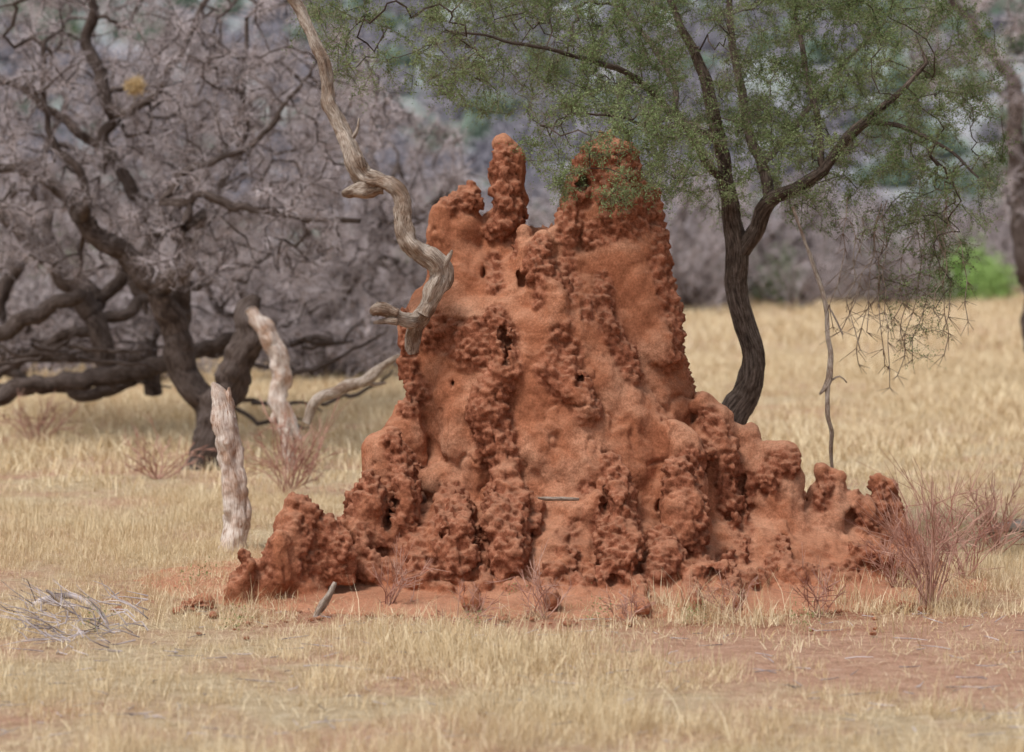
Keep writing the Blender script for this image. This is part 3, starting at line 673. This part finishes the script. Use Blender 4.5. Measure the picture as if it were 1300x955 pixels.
limb(tb,[(1052,485,3.4),(1050,520,3),(1055,550,2.4),(1056,590,2),(1058,625,1.5)],27.0,0.03,8,0.25,wob=.02)
limb(tb,[(1046,380,1.5),(1058,400,1.5),(1070,425,1.2)],27.0,0.03,5,0.2); limb(tb,[(1052,485,2),(1066,478,1.5),(1075,486,1)],27.0,0.03,5,0.2)
for _ in range(16):
    px=rng.uniform(1060,1210); py=rng.uniform(230,300); q=[(px,py,.9)]; dx=rng.uniform(-6,3)
    for k in range(rng.integers(5,9)): px+=dx+rng.normal(0,5); py+=rng.uniform(16,30); q.append((px,py,.7))
    dd_=27.2+rng.uniform(-.4,.4); limb(tb,q,dd_,0.06,3,0)
    for j in range(1,len(q)):
        for s_ in range(4): 
            e=rng.normal(0,12,2); limb(tb,[(q[j][0],q[j][1],.5),(q[j][0]+e[0],q[j][1]+abs(e[1])*.7+4,.3)],dd_,0.2,3,0)
tb.obj("hanging_dead_branch",m_grey)
# ------------------------------------------------------------ shrubs
def shrub(name,px,py,h,wd,n,m,r=1.6,up=1.0):
    d=3*F/(py-300); b0=P(px,py,d); b0[2]=-0.02; hs_=M(h,d); ws=M(wd,d); tb=Tubes(); 
    for i in range(n):
        a=rng.uniform(0,6.283); t_=rng.uniform(0.2,1)
        e=b0+np.array([math.cos(a)*ws*t_,math.sin(a)*ws*t_*0.8,hs_*up*rng.uniform(0.5,1)*(1.1-0.4*t_)])
        mid=b0+(e-b0)*0.5+rng.normal(0,0.05,3); mid[2]+=hs_*0.05
        pts=cr([b0+rng.normal(0,0.03,3)*[1,1,0],mid,e],0.06); rr=np.linspace(M(r,d),M(0.5,d),len(pts)); tb.add(pts,rr,4,0,False)
        for k in range(5):
            j=rng.integers(len(pts)//3,len(pts)); s=pts[j]; dd=(e-b0); dd/=np.linalg.norm(dd); dd=dd+rng.normal(0,0.6,3); L=hs_*rng.uniform(0.12,0.35)
            q=np.array([s,s+dd*L*0.5+rng.normal(0,.01,3),s+dd*L]); tb.add(q,[M(r*.5,d),M(.5,d),M(.3,d)],3,0,False)
            for z in range(2):
                s2=q[1]; d2=dd+rng.normal(0,0.7,3); tb.add(np.array([s2,s2+d2*L*0.5]),[M(.45,d),M(.25,d)],3,0,False)
    return tb.obj(name,m)
shrub("bare_shrub",1180,775,175,80,24,m_red,1.2)
shrub("bare_shrub",1265,705,95,75,20,m_red,1.0)
shrub("bare_shrub",1225,740,110,60,14,m_red,0.9)
shrub("bare_shrub",1140,755,100,50,10,m_red,0.9)
shrub("bare_shrub",365,630,95,65,22,m_red,0.9)
shrub("bare_shrub",490,775,75,50,9,m_red,0.9)
shrub("bare_shrub",690,785,70,55,9,m_red,0.8)
shrub("bare_shrub",800,790,50,40,8,m_red,0.7)
shrub("bare_shrub",930,785,55,45,8,m_red,0.7)
shrub("bare_shrub",1040,780,60,50,9,m_red,0.8)
shrub("bare_shrub",590,790,50,45,7,m_red,0.7)
shrub("bare_shrub",45,565,60,60,14,m_red,1.1)
shrub("bare_shrub",200,610,60,50,12,m_red,1.0)
tb=Tubes()
for i in range(90):
    px=rng.uniform(30,190); py=rng.uniform(765,825); d=3*F/(py-300+6); a=P(px,py,d); a[2]=rng.uniform(0.01,0.12)
    an=rng.normal(2.7,0.6); L=rng.uniform(0.1,0.5); e=a+np.array([math.cos(an)*L,rng.normal(0,.15),rng.uniform(-0.05,0.22)]); e[2]=max(e[2],0.01)
    mid=(a+e)/2+rng.normal(0,0.03,3); mid[2]=max(mid[2],0.01); pts=cr([a,mid,e],0.06); tb.add(pts,np.linspace(0.006,0.0015,len(pts)),4,0,False)
limb(tb,[(-20,800,3),(20,785,3),(55,765,4),(95,760,4),(140,785,4),(200,800,3)],23.8,0.04,6,.2,wob=.03)
limb(tb,[(60,750,2),(95,775,4),(150,800,4),(190,806,2)],23.7,0.04,6,.2,wob=.03)
tb.obj("fallen_twigs",m_twig)
tb=Tubes(); limb(tb,[(388,808,2),(400,788,4),(412,768,5),(424,740,2)],23.3,0.03,8,.4,wob=.03); tb.obj("dead_stick",m_grey)
tb=Tubes(); limb(tb,[(683,632,1.5,24.35),(700,633,3,24.33),(735,634,1.8,24.35)],None,0.02,8,.3); tb.obj("dead_stick",m_grey)
tb=Tubes(); limb(tb,[(1235,690,3),(1262,672,6),(1300,668,7),(1350,665,6)],29,0.03,8,.3); limb(tb,[(1240,700,3),(1280,690,4),(1340,680,4)],29,0.03,8,.3); tb.obj("fallen_branch",m_grey)
tb=Tubes()
for i in range(260):
    px=rng.uniform(-60,1360); py=rng.uniform(770,950); d=3*F/(py-300); a=P(px,py,d); a[2]=float(gh(a[0],a[1]))+0.012
    an=rng.uniform(0,6.28); L=rng.uniform(0.05,0.28); e=a+np.array([math.cos(an)*L,math.sin(an)*L,rng.uniform(0,.03)])
    tb.add(np.array([a,(a+e)/2+rng.normal(0,.012,3)*[1,1,.2],e]),[.004,.0035,.002],4,0,False)
tb.obj("twig_litter",m_twig)
wm=leaf_mat("weed_leaf",(0.16,0.20,0.07),(0.32,0.36,0.16),0.3); pts=[]
for px,py in [(240,745),(262,738),(470,720),(650,765),(655,700),(530,745),(880,790),(300,800),(1020,800),(760,790),(120,800),(600,800),(1100,690)]:
    d=3*F/(py-300+4); c=P(px,py,d); c[2]=0.0
    n=60; pts.append(c+np.stack([rng.normal(0,.06,n),rng.normal(0,.06,n),np.abs(rng.normal(0.09,.06,n))],-1))
V,Q=leafquads(np.concatenate(pts),0.022,0.012); mk("green_weeds",V,Q,wm,True,False,{"tint":('FLOAT',rng.uniform(0,1,len(V)))})
# ------------------------------------------------------------ distant bushes
def bush(name,n,w_,h,m,ls,trunk=True):
    c=rng.normal(0,1,(14,3)); c/=np.linalg.norm(c,axis=1)[:,None]; c*=rng.uniform(0.3,0.8,(14,1)); c[:,2]=np.abs(c[:,2])
    k=rng.integers(0,14,n); p=c[k]+rng.normal(0,0.2,(n,3)); p=p*np.array([w_,w_,h]); p[:,2]=np.abs(p[:,2])+0.15*h
    V,Q=leafquads(p,ls,ls*0.6); ti=np.clip(0.5+0.5*fbm(p*1.2,2)+rng.normal(0,.1,n),0,1)
    V2,Q2,_=twigs(np.zeros((9,3)),c[:9]*[1,1,1.4]+[0,0,.3],np.full(9,h*0.8),np.full(9,0.05))
    return mk(name,np.vstack([V,V2]),np.vstack([Q,Q2+len(V)]),[m,m_dark],False,False,{"tint":('FLOAT',np.concatenate([np.repeat(ti,4),np.zeros(len(V2))]))},np.concatenate([np.zeros(len(Q)),np.ones(len(Q2))]))
def bare(name,h,n,m,r0=.06):
    p0=np.zeros((14,3)); d=rng.normal(0,.7,(14,3)); d[:,2]=1; V,Q,C=twigs(p0,d,np.full(14,h*0.8),np.full(14,r0))
    Vs=[V];Qs=[Q];o=len(V)
    k=rng.integers(0,14,n); s=rng.uniform(.3,1,n)[:,None]; a=C[k,0]*(1-s)**2+2*C[k,1]*s*(1-s)+C[k,2]*s*s
    dd=rng.normal(0,1,(n,3)); dd[:,2]+=.3; V,Q,_=twigs(a,dd,rng.uniform(.3,.35*h,n),np.full(n,0.014)); Vs.append(V);Qs.append(Q+o)
    mi=np.concatenate([np.ones(len(Qs[0])),np.zeros(len(Q))])
    return mk(name,np.vstack(Vs),np.vstack(Qs),[m,m_dark],False,False,None,mi)
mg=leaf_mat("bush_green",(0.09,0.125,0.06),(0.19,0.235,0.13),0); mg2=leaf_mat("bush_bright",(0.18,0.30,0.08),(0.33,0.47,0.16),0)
mgr=leaf_mat("bush_grey",(0.18,0.155,0.15),(0.34,0.29,0.285),0); mhz=leaf_mat("bush_hazy",(0.17,0.235,0.18),(0.26,0.33,0.26),0); mhg=leaf_mat("bush_hazy_grey",(0.24,0.23,0.265),(0.38,0.36,0.40),0)  # hazy bush colours have distance haze painted in
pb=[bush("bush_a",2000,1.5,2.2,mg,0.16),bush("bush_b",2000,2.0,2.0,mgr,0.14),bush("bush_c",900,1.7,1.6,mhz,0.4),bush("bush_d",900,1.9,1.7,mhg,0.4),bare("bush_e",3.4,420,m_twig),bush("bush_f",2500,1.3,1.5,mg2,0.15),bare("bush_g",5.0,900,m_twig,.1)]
pts=[];idx=[];scl=[]
for _ in range(130):
    d=rng.uniform(85,185); x=rng.uniform(-0.24,0.24)*d
    if x/d>-0.03 and d<125: continue
    pts.append((x,d,0)); idx.append(rng.choice([0,1,4],p=[.38,.3,.32])); scl.append(rng.uniform(0.7,1.3))
for _ in range(80):
    d=rng.uniform(118,185); x=rng.uniform(-0.24,0.24)*d; pts.append((x,d,0)); idx.append(rng.choice([6,0,1],p=[.6,.2,.2])); scl.append(rng.uniform(0.9,1.5))
for _ in range(60):
    d=rng.uniform(60,90); x=rng.uniform(-0.24,-0.02)*d; pts.append((x,d,0)); idx.append(rng.choice([1,4])); scl.append(rng.uniform(.7,1.1))
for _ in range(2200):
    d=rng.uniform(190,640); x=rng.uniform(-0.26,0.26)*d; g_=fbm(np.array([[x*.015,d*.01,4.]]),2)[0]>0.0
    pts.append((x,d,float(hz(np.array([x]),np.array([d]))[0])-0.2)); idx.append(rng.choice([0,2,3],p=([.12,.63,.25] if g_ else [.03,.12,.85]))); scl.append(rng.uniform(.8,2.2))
def at(px,py,i,s):
    d=3*F/(py-300); q=P(px,py,d); pts.append((q[0],d,0)); idx.append(i); scl.append(s)
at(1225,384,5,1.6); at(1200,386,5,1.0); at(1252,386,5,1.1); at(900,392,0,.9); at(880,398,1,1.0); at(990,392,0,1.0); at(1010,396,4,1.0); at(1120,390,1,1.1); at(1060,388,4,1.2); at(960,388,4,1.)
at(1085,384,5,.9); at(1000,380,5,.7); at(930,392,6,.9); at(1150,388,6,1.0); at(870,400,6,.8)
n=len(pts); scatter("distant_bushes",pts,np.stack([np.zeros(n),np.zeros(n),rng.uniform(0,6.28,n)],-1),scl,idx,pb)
print("done")
